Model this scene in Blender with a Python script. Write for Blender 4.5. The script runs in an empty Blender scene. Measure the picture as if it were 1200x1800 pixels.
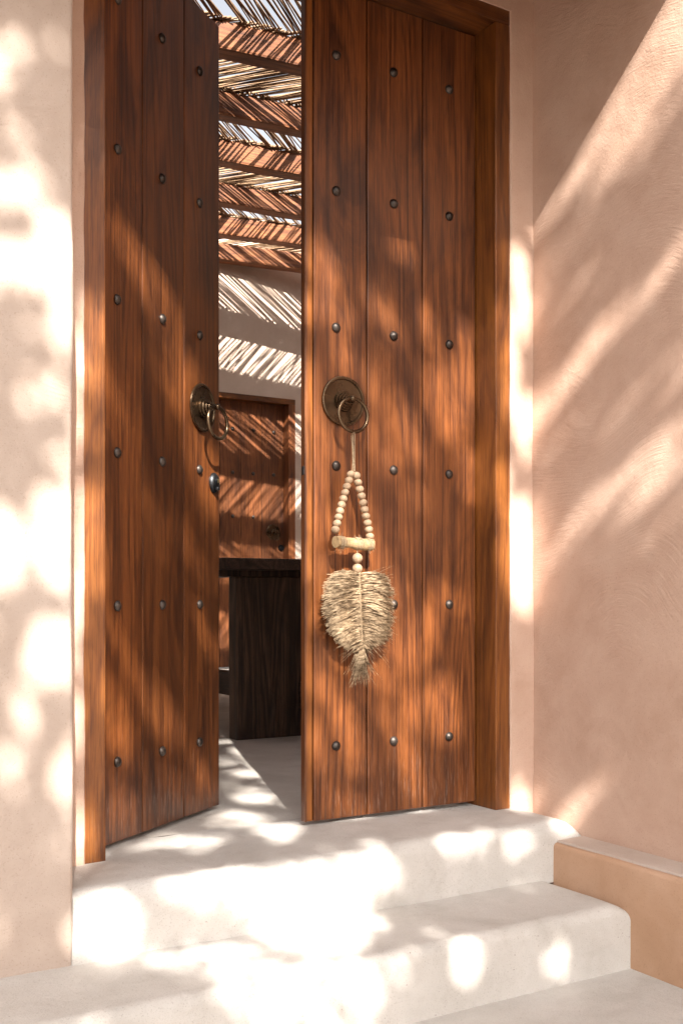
import bpy, bmesh, math, random
import numpy as np
from mathutils import Vector, noise, Matrix
random.seed(7); np.random.seed(7)
C = bpy.context.scene.collection
sc = bpy.context.scene
R = math.radians

# ------------------------------------------------------------- camera
cam_d = bpy.data.cameras.new('camera'); cam = bpy.data.objects.new('camera', cam_d); C.objects.link(cam)
cam.location = (0, 0, .64); cam.rotation_euler = (R(90), 0, -R(31.5))
cam_d.sensor_fit = 'AUTO'; cam_d.sensor_width = 36; cam_d.lens = 36*1900/1800
cam_d.shift_y = (1046-900)/1800
cam_d.clip_start = .05; cam_d.clip_end = 400
sc.camera = cam
# ------------------------------------------------------------- sky, sun, exposure
TX, TZ = .35, .86                       # sunlight travels along (TX, 1, -TZ)
sun_el = math.atan(TZ/math.hypot(TX, 1)); sun_az = math.atan2(-TX, -1)
w = bpy.data.worlds.new('World'); sc.world = w; w.use_nodes = True
nt = w.node_tree; nt.nodes.clear()
sky = nt.nodes.new('ShaderNodeTexSky'); sky.sky_type = 'NISHITA'; sky.sun_disc = False; sky.dust_density = 5
sky.sun_elevation = sun_el; sky.sun_rotation = sun_az % (2*math.pi)
bg = nt.nodes.new('ShaderNodeBackground'); bg.inputs[1].default_value = .08
wo = nt.nodes.new('ShaderNodeOutputWorld')
hz = nt.nodes.new('ShaderNodeHueSaturation'); hz.inputs['Saturation'].default_value = .25   # hazy bright summer sky
nt.links.new(sky.outputs[0], hz.inputs['Color']); nt.links.new(hz.outputs[0], bg.inputs[0]); nt.links.new(bg.outputs[0], wo.inputs[0])
sd = bpy.data.lights.new('sun', 'SUN'); sd.energy = 5; sd.angle = R(.53); sd.color = (1, .94, .86)
so = bpy.data.objects.new('sun', sd); C.objects.link(so)
so.rotation_euler = Vector((TX, 1, -TZ)).to_track_quat('-Z', 'Y').to_euler()
sc.view_settings.view_transform = 'Standard'; sc.view_settings.look = 'None'
sc.view_settings.exposure = 1.95; sc.view_settings.gamma = 1; sc.view_settings.use_curve_mapping = False
sc.render.engine = 'CYCLES'
sc.cycles.max_bounces = 10; sc.cycles.diffuse_bounces = 7; sc.cycles.use_denoising = True
sc.cycles.sample_clamp_indirect = 6
# ------------------------------------------------------------- materials
class NT:
    def __init__(s, name):
        s.m = bpy.data.materials.new(name); s.m.use_nodes = True
        s.t = s.m.node_tree; s.t.nodes.clear()
        s.o = s.t.nodes.new('ShaderNodeOutputMaterial'); s.b = s.n('ShaderNodeBsdfPrincipled')
        s.l(s.b.outputs[0], s.o.inputs[0])
    def n(s, typ, **k):
        x = s.t.nodes.new(typ)
        for a, v in k.items(): setattr(x, a, v)
        return x
    def l(s, a, b): s.t.links.new(a, b)
    def noise(s, vec, scale, detail=4, rough=.55, dist=0):
        x = s.n('ShaderNodeTexNoise'); x.inputs['Scale'].default_value = scale
        x.inputs['Detail'].default_value = detail; x.inputs['Roughness'].default_value = rough
        x.inputs['Distortion'].default_value = dist
        if vec is not None: s.l(vec, x.inputs['Vector'])
        return x.outputs['Fac']
    def ramp(s, fac, stops):
        x = s.n('ShaderNodeValToRGB'); e = x.color_ramp.elements
        while len(e) < len(stops): e.new(.5)
        for i, (p, c) in enumerate(stops):
            e[i].position = p; e[i].color = (*c, 1) if len(c) == 3 else c
        s.l(fac, x.inputs[0]); return x.outputs[0]
    def rng(s, fac, a, b, c, d):
        x = s.n('ShaderNodeMapRange'); s.l(fac, x.inputs[0])
        for i, v in enumerate((a, b, c, d)): x.inputs[i+1].default_value = v
        return x.outputs[0]
    def mix(s, fac, a, b, typ='MIX'):
        x = s.n('ShaderNodeMix', data_type='RGBA', blend_type=typ)
        for q, sock in ((fac, x.inputs[0]), (a, x.inputs[6]), (b, x.inputs[7])):
            if isinstance(q, (int, float)): sock.default_value = q
            elif isinstance(q, tuple): sock.default_value = (*q, 1)
            else: s.l(q, sock)
        return x.outputs[2]
    def math(s, op, a, b=0.):
        x = s.n('ShaderNodeMath', operation=op)
        for q, sock in ((a, x.inputs[0]), (b, x.inputs[1])):
            if isinstance(q, (int, float)): sock.default_value = q
            else: s.l(q, sock)
        return x.outputs[0]
    def vec(s, kind='Object', scale=(1, 1, 1), rand=0.):
        tc = s.n('ShaderNodeTexCoord'); v = tc.outputs[kind]
        if rand:
            oi = s.n('ShaderNodeObjectInfo'); m = s.n('ShaderNodeVectorMath', operation='SCALE')
            cb = s.n('ShaderNodeCombineXYZ')
            for i in range(3): s.l(s.math('MULTIPLY', oi.outputs['Random'], rand*(1+i*.7)), cb.inputs[i])
            ad = s.n('ShaderNodeVectorMath', operation='ADD'); s.l(v, ad.inputs[0]); s.l(cb.outputs[0], ad.inputs[1]); v = ad.outputs[0]
        mp = s.n('ShaderNodeMapping'); mp.inputs['Scale'].default_value = scale
        s.l(v, mp.inputs[0]); return mp.outputs[0]
    def geo(s, scale=(1, 1, 1)):
        g = s.n('ShaderNodeNewGeometry'); mp = s.n('ShaderNodeMapping'); mp.inputs['Scale'].default_value = scale
        s.l(g.outputs['Position'], mp.inputs[0]); return mp.outputs[0]
    def bump(s, h, strength, dist, prev=None):
        x = s.n('ShaderNodeBump'); x.inputs['Strength'].default_value = strength
        x.inputs['Distance'].default_value = dist; s.l(h, x.inputs['Height'])
        if prev is not None: s.l(prev, x.inputs['Normal'])
        return x.outputs[0]
    def fin(s, col=None, rough=None, nrm=None, **k):
        if col is not None:
            if isinstance(col, tuple): s.b.inputs['Base Color'].default_value = (*col, 1)
            else: s.l(col, s.b.inputs['Base Color'])
        if rough is not None:
            if isinstance(rough, float): s.b.inputs['Roughness'].default_value = rough
            else: s.l(rough, s.b.inputs['Roughness'])
        if nrm is not None: s.l(nrm, s.b.inputs['Normal'])
        for a, v in k.items(): s.b.inputs[a].default_value = v
        return s.m

def wood(name, dark, mid, light, axis=2, rough=(.32, .55), scale=1., bump=1., dust=0.):
    s = NT(name)
    def sc3(across, along):
        v = [across]*3; v[axis] = along; return tuple(x*scale for x in v)
    field = s.noise(s.vec('Object', sc3(1, .085), rand=9.), 6.5, 1.5, .45, .25)
    wob = s.noise(s.vec('Object', sc3(1, .05), rand=4.), 60, 3, .6)
    fld = s.math('ADD', s.math('MULTIPLY', field, 15.), s.math('MULTIPLY', wob, .55))
    rings = s.math('MULTIPLY', s.math('PINGPONG', fld, .5), 2.)     # growth rings = contours of a drawn-out field
    big = s.noise(s.vec('Object', sc3(1, .32), rand=5.), 5.5, 5, .6, 1.2)      # broad darker areas
    fine = s.noise(s.vec('Object', sc3(1, .008), rand=3.), 330, 4, .75)
    pores = s.noise(s.vec('Object', sc3(1, .025), rand=7.), 480, 2, .6)
    f = s.math('ADD', s.math('MULTIPLY', rings, .13), s.math('MULTIPLY', fine, .87))
    col = s.ramp(f, [(.36, dark), (.5, mid), (.64, light)])
    bigr = s.ramp(big, [(.33, (.36, .31, .32)), (.45, (.80, .78, .78)), (.58, (1.12, 1.1, 1.08))])
    col = s.mix(.9, col, bigr, 'MULTIPLY')
    pr = s.ramp(pores, [(.36, (.42, .38, .36)), (.46, (1, 1, 1))])
    col = s.mix(.6, col, pr, 'MULTIPLY')
    ed = s.ramp(rings, [(.0, (.50, .45, .43)), (.30, (1, 1, 1))])
    col = s.mix(.38, col, ed, 'MULTIPLY')
    oi = s.n('ShaderNodeObjectInfo')
    vr = s.rng(oi.outputs['Random'], 0, 1, .80, 1.2)
    hs = s.n('ShaderNodeHueSaturation'); s.l(vr, hs.inputs['Value']); s.l(col, hs.inputs['Color']); col = hs.outputs[0]
    # knots
    kn = s.n('ShaderNodeTexVoronoi'); kn.inputs['Scale'].default_value = 2.6
    s.l(s.vec('Object', sc3(1, .55), rand=11.), kn.inputs['Vector'])
    kd = s.ramp(kn.outputs['Distance'], [(.012, (.2, .16, .15)), (.045, (1, 1, 1))])
    col = s.mix(.85, col, kd, 'MULTIPLY')
    if dust:
        z = s.n('ShaderNodeSeparateXYZ'); s.l(s.vec('Object'), z.inputs[0])
        lo = s.rng(z.outputs[2], .42, .0, 0., 1.)
        g = s.noise(s.vec('Object', sc3(1, .07), rand=2.), 240, 4, .7)
        dm = s.math('MULTIPLY', s.math('MULTIPLY', lo, lo), s.rng(g, .55, .75, 0, dust))
        col = s.mix(dm, col, (.62, .52, .44))
    ro = s.rng(fine, .3, .7, rough[0], rough[1])
    n1 = s.bump(fine, .35*bump, .0012); n2 = s.bump(pores, .3*bump, .0006, n1)
    n3 = s.bump(rings, .12*bump, .001, n2)
    return s.fin(col, ro, n3, **{'Coat Weight': .15, 'Coat Roughness': .28})

TEAK = wood('teak_planks', (.062, .0175, .0045), (.132, .0395, .0088), (.195, .063, .0145), dust=.25)
TEAKF = wood('teak_frame', (.150, .045, .0085), (.225, .072, .0125), (.285, .10, .018), bump=.7, dust=.12)
TEAKFX = wood('teak_lintel', (.075, .020, .0045), (.155, .048, .009), (.215, .075, .015), axis=0, bump=.7)
BEAMW = wood('beam_wood', (.11, .034, .011), (.21, .072, .023), (.29, .11, .038), axis=0, rough=(.6, .85))
OLD = wood('old_dark_wood', (.008, .0045, .003), (.050, .028, .017), (.14, .085, .052), rough=(.45, .8), bump=3.)
OLDY = wood('old_dark_wood_rail', (.012, .007, .005), (.05, .03, .02), (.11, .07, .05), axis=1, rough=(.45, .8), bump=3.)
BACKD = wood('back_door_wood', (.12, .035, .010), (.20, .064, .017), (.25, .085, .025), rough=(.45, .7))

def plaster(name, c0, c1, c2, swirl=1.):
    s = NT(name); g = s.geo()
    a = s.noise(g, 1.7, 4, .55, .3); b = s.noise(g, 9, 5, .6, .4)
    f = s.math('ADD', s.math('MULTIPLY', a, .65), s.math('MULTIPLY', b, .35))
    col = s.ramp(f, [(.33, c0), (.5, c1), (.66, c2)])
    sp = s.noise(g, 260, 2, .6)
    col = s.mix(.5, col, s.ramp(sp, [(.30, (.72, .68, .64)), (.40, (1, 1, 1))]), 'MULTIPLY')
    vo = s.n('ShaderNodeTexVoronoi'); vo.inputs['Scale'].default_value = 7; s.l(g, vo.inputs['Vector'])
    pit = s.ramp(vo.outputs['Distance'], [(.010, (.35, .25, .2)), (.02, (1, 1, 1))])
    col = s.mix(.7, col, pit, 'MULTIPLY')
    # trowel marks: noise drawn out along a slowly turning direction
    wr = s.n('ShaderNodeTexNoise'); wr.inputs['Scale'].default_value = 1.6; wr.inputs['Detail'].default_value = 1; s.l(g, wr.inputs['Vector'])
    vs = s.n('ShaderNodeVectorMath', operation='MULTIPLY_ADD'); s.l(wr.outputs['Color'], vs.inputs[0])
    vs.inputs[1].default_value = (.55, .55, .55); s.l(g, vs.inputs[2])
    mp = s.n('ShaderNodeMapping'); mp.inputs['Scale'].default_value = (9, 9, 80); mp.inputs['Rotation'].default_value = (.35, .25, 0)
    s.l(vs.outputs[0], mp.inputs[0])
    tr = s.noise(mp.outputs[0], 1.6, 3, .6); 
    mask = s.rng(s.noise(g, 2.2, 3, .6), .48, .62, .05, 1.)
    tr = s.math('MULTIPLY', tr, mask)
    n0 = s.bump(s.noise(g, 6, 3, .5), .35, .02)
    n1 = s.bump(tr, .42*swirl, .006, n0); n2 = s.bump(s.noise(g, 130, 4, .7), .45, .0028, n1)
    return s.fin(col, .88, n2, **{'Specular IOR Level': .25})
PL_R = plaster('peach_plaster', (.455, .295, .215), (.535, .365, .28), (.59, .42, .33), .95)
PL_L = plaster('pale_plaster', (.40, .315, .26), (.47, .38, .32), (.52, .43, .37), .8)
PL_P = plaster('plinth_plaster', (.38, .225, .135), (.46, .28, .175), (.53, .34, .23), 1.)
PL_I = plaster('interior_plaster', (.49, .375, .30), (.54, .425, .345), (.60, .48, .40), .5)

def cement(name, c0, c1, c2):
    s = NT(name); g = s.geo()
    f = s.noise(g, 3.5, 6, .62, .3)
    col = s.ramp(f, [(.33, c0), (.5, c1), (.66, c2)])
    st = s.noise(g, 14, 5, .65, .6); col = s.mix(.3, col, s.ramp(st, [(.30, (.78, .75, .72)), (.46, (1, 1, 1))]), 'MULTIPLY')
    sp = s.noise(g, 330, 2, .6)
    col = s.mix(.55, col, s.ramp(sp, [(.32, (.6, .57, .54)), (.41, (1, 1, 1))]), 'MULTIPLY')
    vo = s.n('ShaderNodeTexVoronoi'); vo.inputs['Scale'].default_value = 30; s.l(g, vo.inputs['Vector'])
    col = s.mix(.8, col, s.ramp(vo.outputs['Distance'], [(.03, (.4, .34, .3)), (.06, (1, 1, 1))]), 'MULTIPLY')
    n0 = s.bump(s.noise(g, 12, 5, .6), .45, .012); n1 = s.bump(s.noise(g, 120, 4, .75), .6, .003, n0)
    return s.fin(col, .8, n1, **{'Specular IOR Level': .3})
CEM = cement('cement_steps', (.475, .445, .41), (.54, .51, .475), (.59, .56, .525))
CEMI = cement('cement_floor_inside', (.44, .40, .36), (.50, .46, .42), (.56, .52, .48))

def metal(name, c, c2, rough, m=.9):
    s = NT(name); v = s.vec('Object', rand=3.)
    f = s.noise(v, 22, 3, .5); col = s.ramp(f, [(.35, c), (.65, c2)])
    return s.fin(col, s.rng(f, .3, .7, rough, rough+.18), s.bump(s.noise(v, 60, 3, .6), .12, .0005), Metallic=m)
BRONZE = metal('aged_bronze', (.095, .062, .037), (.135, .09, .053), .2)
IRON = metal('dark_iron_stud', (0.060, 0.050, 0.044), (0.120, 0.100, 0.088), .38)
LOCKM = metal('black_lock_metal', (.02, .022, .025), (.05, .052, .055), .3)

def simple(name, c0, c1, scale=60, rough=.8, bump=.3, dist=.001, **k):
    s = NT(name); v = s.vec('Object', rand=4.); f = s.noise(v, scale, 4, .6)
    return s.fin(s.ramp(f, [(.35, c0), (.65, c1)]), rough, s.bump(f, bump, dist), **k)
BEADW = simple('pale_wood_bead', (.27, .18, .11), (.38, .265, .17), 70, .65)
STICKW = simple('driftwood_stick', (.26, .17, .085), (.42, .29, .15), 60, .75, .6, .003)
TWINE = simple('jute_twine', (.25, .17, .10), (.40, .30, .19), 200, .9)
STRAND = NT('raffia_strand')
_g = STRAND.geo(); _f = STRAND.noise(STRAND.geo((.35, 1, 1.3)), 110, 3, .6)
STRAND = STRAND.fin(STRAND.ramp(_f, [(.36, (.12, .078, .043)), (.5, (.27, .19, .112)), (.64, (.44, .33, .21))]), .85)
REEDM = NT('dry_reed'); _v = REEDM.vec('Object', (1, 1, 1), rand=20.)
REEDM = REEDM.fin(REEDM.ramp(REEDM.noise(_v, 14, 4, .7), [(.3, (.10, .055, .028)), (.5, (.23, .135, .07)), (.68, (.40, .27, .16))]), .7)
LEAFM = simple('tree_leaf', (.04, .075, .02), (.09, .13, .035), 8, .6)
BARKM = simple('tree_bark', (.10, .07, .05), (.22, .17, .12), 20, .9, .8, .01)
GROUNDM = simple('packed_earth', (.10, .075, .055), (.17, .13, .10), 3, .95, .6, .01)

# ------------------------------------------------------------- helpers
def obj(name, bm, mat, parent=None, loc=None, smooth=False, rot=None):
    if isinstance(bm, bmesh.types.BMesh):
        me = bpy.data.meshes.new(name); bm.to_mesh(me); bm.free()
    else: me = bm
    if mat and not me.materials: me.materials.append(mat)
    if smooth:
        for p in me.polygons: p.use_smooth = True
        if len(me.polygons) < 60000 and name not in ('pavement', 'floor'): me.set_sharp_from_angle(angle=R(42))
    o = bpy.data.objects.new(name, me); C.objects.link(o)
    if parent: o.parent = parent
    if loc: o.location = loc
    if rot: o.rotation_euler = rot
    return o
def tag(o, label=None, cat=None, group=None, kind=None):
    for k, v in (('label', label), ('category', cat), ('group', group), ('kind', kind)):
        if v: o[k] = v
    return o
def empty(name, loc, rz=0, **k):
    o = bpy.data.objects.new(name, None); o.empty_display_size = .1; C.objects.link(o)
    o.location = loc; o.rotation_euler = (0, 0, rz); return tag(o, **k)
def mesh_pd(name, v, f):
    me = bpy.data.meshes.new(name); me.from_pydata([tuple(x) for x in v], [], f); me.update(); return me

def bbox(x0, x1, y0, y1, z0, z1, bev=.003, cut=None, amp=0., seed=0, freq=4.):
    """box with softened arrises; cut = long-axis loop cuts for a wavering edge"""
    bm = bmesh.new(); bmesh.ops.create_cube(bm, size=1)
    for v in bm.verts:
        v.co = Vector(((x0+x1)/2+v.co.x*(x1-x0), (y0+y1)/2+v.co.y*(y1-y0), (z0+z1)/2+v.co.z*(z1-z0)))
    if bev: bmesh.ops.bevel(bm, geom=bm.edges[:], offset=bev, segments=2, affect='EDGES', profile=.6)
    if cut:
        dims = [x1-x0, y1-y0, z1-z0]; ax = dims.index(max(dims))
        lo = (x0, y0, z0)[ax]; hi = (x1, y1, z1)[ax]
        nrm = Vector((ax == 0, ax == 1, ax == 2))
        for i in range(1, cut):
            co = Vector((0, 0, 0)); co[ax] = lo+(hi-lo)*i/cut
            bmesh.ops.bisect_plane(bm, geom=bm.verts[:]+bm.edges[:]+bm.faces[:], plane_co=co, plane_no=nrm)
        if amp:
            for v in bm.verts:
                p = v.co.copy(); p[ax] *= 1
                d = noise.noise_vector(p*freq+Vector((seed*7.3, seed*3.1, seed)))*amp
                d[ax] *= .3; v.co += d
    return bm

def prism(profile, axis, a0, a1, n, amp=.002, freq=6., closed=True, step=.06, caps=True, seed=0.):
    """extrude a 2-D outline (finely resampled) along an axis, hand-plastered waviness added"""
    pts = []
    m = len(profile)
    for i in range(m if closed else m-1):
        a = Vector(profile[i]); b = Vector(profile[(i+1) % m]); k = max(1, int((b-a).length/step))
        for j in range(k): pts.append(a.lerp(b, j/k))
    if not closed: pts.append(Vector(profile[-1]))
    V = []; F = []
    for i in range(n+1):
        t = a0+(a1-a0)*i/n
        for p in pts:
            if axis == 'z': q = Vector((p[0], p[1], t))
            elif axis == 'x': q = Vector((t, p[0], p[1]))
            else: q = Vector((p[0], t, p[1]))
            d = noise.noise_vector(q*freq+Vector((seed, 0, 0)))*amp+noise.noise_vector(q*freq*5)*amp*.3
            V.append(q+d)
    M = len(pts)
    for i in range(n):
        for j in range(M if closed else M-1):
            k = (j+1) % M; F.append((i*M+j, i*M+k, (i+1)*M+k, (i+1)*M+j))
    if caps and closed: F.append(tuple(range(M))); F.append(tuple(n*M+j for j in reversed(range(M))))
    me = mesh_pd('prism', V, F)
    bm = bmesh.new(); bm.from_mesh(me); bpy.data.meshes.remove(me)
    bmesh.ops.recalc_face_normals(bm, faces=bm.faces[:])
    return bm
def arc(cx, cy, r, a0, a1, n=6):
    return [(cx+r*math.cos(R(a0+(a1-a0)*i/n)), cy+r*math.sin(R(a0+(a1-a0)*i/n))) for i in range(n+1)]

def lathe(profile, n=32, axis='y'):
    """profile (distance along axis, radius) revolved; the axis points to -y (out of a door)"""
    V = []; F = []
    for d, r in profile:
        for k in range(n):
            a = 2*math.pi*k/n; V.append((r*math.cos(a), -d, r*math.sin(a)))
    for i in range(len(profile)-1):
        for k in range(n):
            l = (k+1) % n; F.append((i*n+k, i*n+l, (i+1)*n+l, (i+1)*n+k))
    bm = bmesh.new(); me = mesh_pd('l', V, F); bm.from_mesh(me); bpy.data.meshes.remove(me)
    bmesh.ops.remove_doubles(bm, verts=bm.verts[:], dist=1e-6)
    bmesh.ops.recalc_face_normals(bm, faces=bm.faces[:]); return bm
def tube(pts, rads, n=6, bm=None):
    bm = bm or bmesh.new(); pts = [Vector(p) for p in pts]; prev = None
    rads = rads if hasattr(rads, '__len__') else [rads]*len(pts)
    for i, p in enumerate(pts):
        t = (pts[min(i+1, len(pts)-1)]-pts[max(i-1, 0)]).normalized()
        a = t.orthogonal() if i == 0 else (aprev-t*aprev.dot(t))
        a.normalize(); aprev = a; b = t.cross(a)
        ring = [bm.verts.new(p+(a*math.cos(2*math.pi*k/n)+b*math.sin(2*math.pi*k/n))*rads[i]) for k in range(n)]
        if prev:
            for k in range(n): bm.faces.new((prev[k], prev[(k+1) % n], ring[(k+1) % n], ring[k]))
        else: bm.faces.new(ring[::-1])
        prev = ring
    bm.faces.new(prev); return bm
def torus(Rr, r, n=40, m=10):
    V = []; F = []
    for i in range(n):
        a = 2*math.pi*i/n
        for j in range(m):
            b = 2*math.pi*j/m; q = Rr+r*math.cos(b); V.append((q*math.cos(a), r*math.sin(b), q*math.sin(a)))
    for i in range(n):
        for j in range(m):
            F.append((i*m+j, i*m+(j+1) % m, ((i+1) % n)*m+(j+1) % m, ((i+1) % n)*m+j))
    return mesh_pd('torus', V, F)
def ball(r, sy=1., u=20, v=12):
    bm = bmesh.new(); bmesh.ops.create_uvsphere(bm, u_segments=u, v_segments=v, radius=r)
    for q in bm.verts: q.co.z *= sy
    return bm

# ------------------------------------------------------------- ground, floor
g = bmesh.new(); bmesh.ops.create_grid(g, x_segments=60, y_segments=60, size=60)
tag(obj('ground', g, GROUNDM, loc=(0, 0, -.335)), kind='structure')
# lower landing in front of the steps: a slightly uneven trowelled slab
V = []; F = []; nx, ny = 70, 60
for j in range(ny+1):
    for i in range(nx+1):
        x = -3+i/nx*(2.11+3); y = .2+j/ny*(2.06-.2)
        V.append((x, y, -.325+noise.noise(Vector((x*2, y*2, 0)))*.003))
for j in range(ny):
    for i in range(nx):
        a = j*(nx+1)+i; F.append((a, a+1, a+nx+2, a+nx+1))
tag(obj('pavement', mesh_pd('pavement', V, F), CEM, smooth=True), kind='structure')
V = []; F = []; nx, ny = 60, 50
for j in range(ny+1):
    for i in range(nx+1):
        x = -.6+i/nx*7.2; y = 2.70+j/ny*5.9
        V.append((x, y, noise.noise(Vector((x*1.5, y*1.5, 5)))*.002))
for j in range(ny):
    for i in range(nx):
        a = j*(nx+1)+i; F.append((a, a+1, a+nx+2, a+nx+1))
tag(obj('floor', mesh_pd('floor', V, F), CEMI, smooth=True), kind='structure')

# ------------------------------------------------------------- steps
st = empty('entrance_steps', (1.4, 2.3, -.33), label='pale rounded cement steps with two treads leading up to the wooden double door', cat='steps')
def stepprof(yn, zt, zb, yb, r):
    return [(yb, zb), (yn, zb)]+arc(yn+r, zt-r, r, 180, 90, 8)+[(yb, zt)]
def sp(o): o.location = (-1.4, -2.3, .33); return o
up = prism(stepprof(2.285, 0., -.17, 2.702, .036), 'x', .722, 2.24, 66, .004, 5, step=.035)
lo = prism(stepprof(1.995, -.158, -.34, 2.32, .030), 'x', -3., 2.112, 180, .003, 5, step=.035, seed=3)
# the right-hand ends of both steps are rounded down where they meet the side wall
def enddip(bm, xe, zt, w, dep):
    for v in bm.verts:
        t = (v.co.x-(xe-w))/w
        if t > 0 and v.co.z > zt-.12:
            t = min(1, t); v.co.z -= dep*t*t*(max(0, v.co.z-(zt-.12))/.12)
enddip(up, 2.235, 0, .11, .07); enddip(lo, 2.10, -.158, .05, .03)
sp(obj('upper_step', up, CEM, st, smooth=True)); sp(obj('lower_step', lo, CEM, st, smooth=True))

# ------------------------------------------------------------- outer walls
r = .012
lw = empty('front_wall', (-.5, 2.5, -.33), label='pale plastered pier wall left of the door, set forward of it', cat='wall')
pf = [(-4, 2.80), (-4, 2.29), (-1.5, 2.29)]+arc(.727-r, 2.29+r, r, -90, 0, 5)+[(.727, 2.80)]
def keep(o, root):
    o.location = tuple(-a for a in root.location); return o
keep(obj('pier', prism(pf, 'z', -.34, 3.62, 150, .0035, 4, step=.05), PL_L, lw, smooth=True), lw)
dw = empty('door_wall', (1.4, 2.6, 0), label='peach plastered wall around the recessed double door', cat='wall')
js = .0065
pf = [(.735, 2.72), (.735, 2.503), (.78, 2.503)]+arc(.822-js, 2.503+js, js, -90, 0, 4)+[(.822, 2.72)]
keep(obj('left_jamb', prism(pf, 'z', -.01, 2.395, 140, .003, 9, step=.02, seed=1.5), PL_R, dw, smooth=True), dw)
pf = [(2.24, 2.72), (2.127, 2.72)]+arc(2.127+js, 2.5+js, js, 180, 270, 4)+[(2.24, 2.5)]
keep(obj('right_jamb', prism(pf, 'z', -.05, 3.62, 200, .0022, 9, step=.02, seed=2.5), PL_R, dw, smooth=True), dw)
pf = [(2.72, 2.394), (2.72, 3.62), (2.5, 3.62), (2.5, 2.394)]
keep(obj('header', prism(pf, 'x', .73, 2.128, 60, .0012, 9, step=.03, seed=3.5), PL_R, dw, smooth=True), dw)

rw = empty('side_wall', (2.3, 1.5, -.33), label='peach plastered side wall at right with a low plinth', cat='wall')
pf = [(2.214, 3.62), (2.214, -.34), (2.6, -.34), (2.6, 3.62)]
keep(obj('wall_body', prism(pf, 'y', -3.5, 2.72, 120, .005, 1.7, step=.08), PL_R, rw, smooth=False), rw)
for p in rw.children[0].data.polygons: p.use_smooth = True
r = .014
pf = [(2.25, -.34), (2.098, -.34)]+arc(2.098+r, -.058-r, r, 180, 90, 5)+[(2.25, -.058)]
keep(obj('plinth', prism(pf, 'y', -3.5, 2.285, 140, .003, 6, step=.03, seed=5), PL_P, rw, smooth=True), rw)
keep(obj('plinth_cap', prism([(2.25, -.0575), (2.112, -.0575)]+arc(2.116, -.0545, .003, 180, 90, 3)+[(2.25, -.0515)], 'y', -3.5, 2.283, 140, .0012, 6, step=.03, seed=5), PL_L, rw, smooth=True), rw)
rw.children[1]['label'] = 'ochre plinth along the foot of the side wall'
# unseen porch roof, placed by its shadow edge; low and dark to deepen shade
ov = empty('porch_roof', (0, 2.2, 2.3), label='unseen brown timber porch roof shading the entrance', cat='porch roof')
keep(obj('fascia', bbox(-4, 2.35, 1.90, 2.0, 1.755+TZ*(2.503-1.90), 2.62, .004), BEAMW, ov), ov)
keep(obj('ceiling_board', bbox(-4, 2.35, 2.001, 2.6, 2.47, 2.55, .004), BEAMW, ov), ov)

# ------------------------------------------------------------- interior walls
bw = empty('back_wall', (3.5, 8.6, 0), label='pale plastered wall at the far side of the courtyard room', cat='wall')
X0, X1 = 3.72, 4.717
parts = [(-1, X0, 0, 3.9), (X1, 6.8, 0, 3.9), (X0, X1, 2.392, 3.9)]
for x0, x1, z0, z1 in parts:
    keep(obj('wall_panel', bbox(x0, x1, 8.5, 8.75, z0, z1, 0), PL_I, bw), bw)
tag(obj('inner_side_wall', bbox(-1.0, -.62, 2.80, 8.5, 0, 3.66, 0), PL_I), 'plastered inner wall on the left of the courtyard room', 'wall')
tag(obj('inner_side_wall', bbox(6.6, 6.8, 2.75, 8.5, 0, 3.66, 0), PL_I), 'plastered inner wall on the right of the courtyard room', 'wall')
tag(obj('front_return_wall', bbox(2.6, 6.6, 2.30, 2.70, -.3, 3.62, 0), PL_I), 'plastered front wall continuing beyond the side wall', 'wall')

# ------------------------------------------------------------- door frame
HH = 2.351
fr = empty('door_frame', (1.473, 2.55, 0), label='warm brown hardwood frame around the double door', cat='door frame')
keep(obj('jamb', bbox(.817, .874, 2.508, 2.66, 0, HH-.001, .003, 16, .0012, 1), TEAKF, fr), fr)
keep(obj('jamb', bbox(2.073, 2.131, 2.506, 2.66, -.002, HH-.001, .003, 16, .0012, 2), TEAKF, fr), fr)
keep(obj('lintel', bbox(.817, 2.131, 2.506, 2.66, HH, 2.398, .003, 16, .0012, 3), TEAKFX, fr), fr)
# door stop the leaves close against
keep(obj('stop', bbox(2.052, 2.0725, 2.645, 2.665, 0, HH-.002, .002), TEAKF, fr), fr)

# ------------------------------------------------------------- studs
studmeshes = []
for k in range(6):
    bm = lathe([(0, .0136), (.0018, .0139), (.005, .0122), (.0085, .0082), (.0105, .004), (.011, 0)], 18)
    for v in bm.verts:
        d = noise.noise_vector(v.co*90+Vector((k*9, 0, 0)))*.0009; v.co += Vector((d.x, d.y if v.co.y < -.001 else 0, d.z))
    me = bpy.data.meshes.new('stud'); bm.to_mesh(me); bm.free(); me.materials.append(IRON)
    for p in me.polygons: p.use_smooth = True
    studmeshes.append(me)
ROWS = [2.157, 1.776, 1.392, 1.003, .613, .2155]

def knocker(leaf, x, z, turn=0):
    prof = [(0, .0), (0, .068), (.003, .0705), (.0072, .0695), (.0088, .066), (.0078, .0625), (.0042, .0605), (.0036, .057), (.0046, .031),
            (.0046, .0285), (.0085, .0300), (.0125, .0285), (.0130, .0235), (.0165, .0250), (.0200, .0235), (.0205, .0188), (.0240, .0202), (.0275, .0186),
            (.0280, .0142), (.0315, .0155), (.0345, .0138), (.0352, .0100), (.042, .0080), (.046, .0072)]
    bm = lathe(prof, 56)
    pl = obj('knocker_plate', bm, BRONZE, leaf, (x, 0, z), True)
    b = ball(.0095); obj('finial', b, BRONZE, pl, (0, -.052, 0), True)
    # ring through the finial, leaning back against nothing, hanging free
    rg = obj('ring', torus(.047, .0052, 48, 12), BRONZE, pl, (0.002, -.052, -.045), True)
    rg.rotation_euler = (R(-3), 0, R(turn))
    return pl

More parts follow.
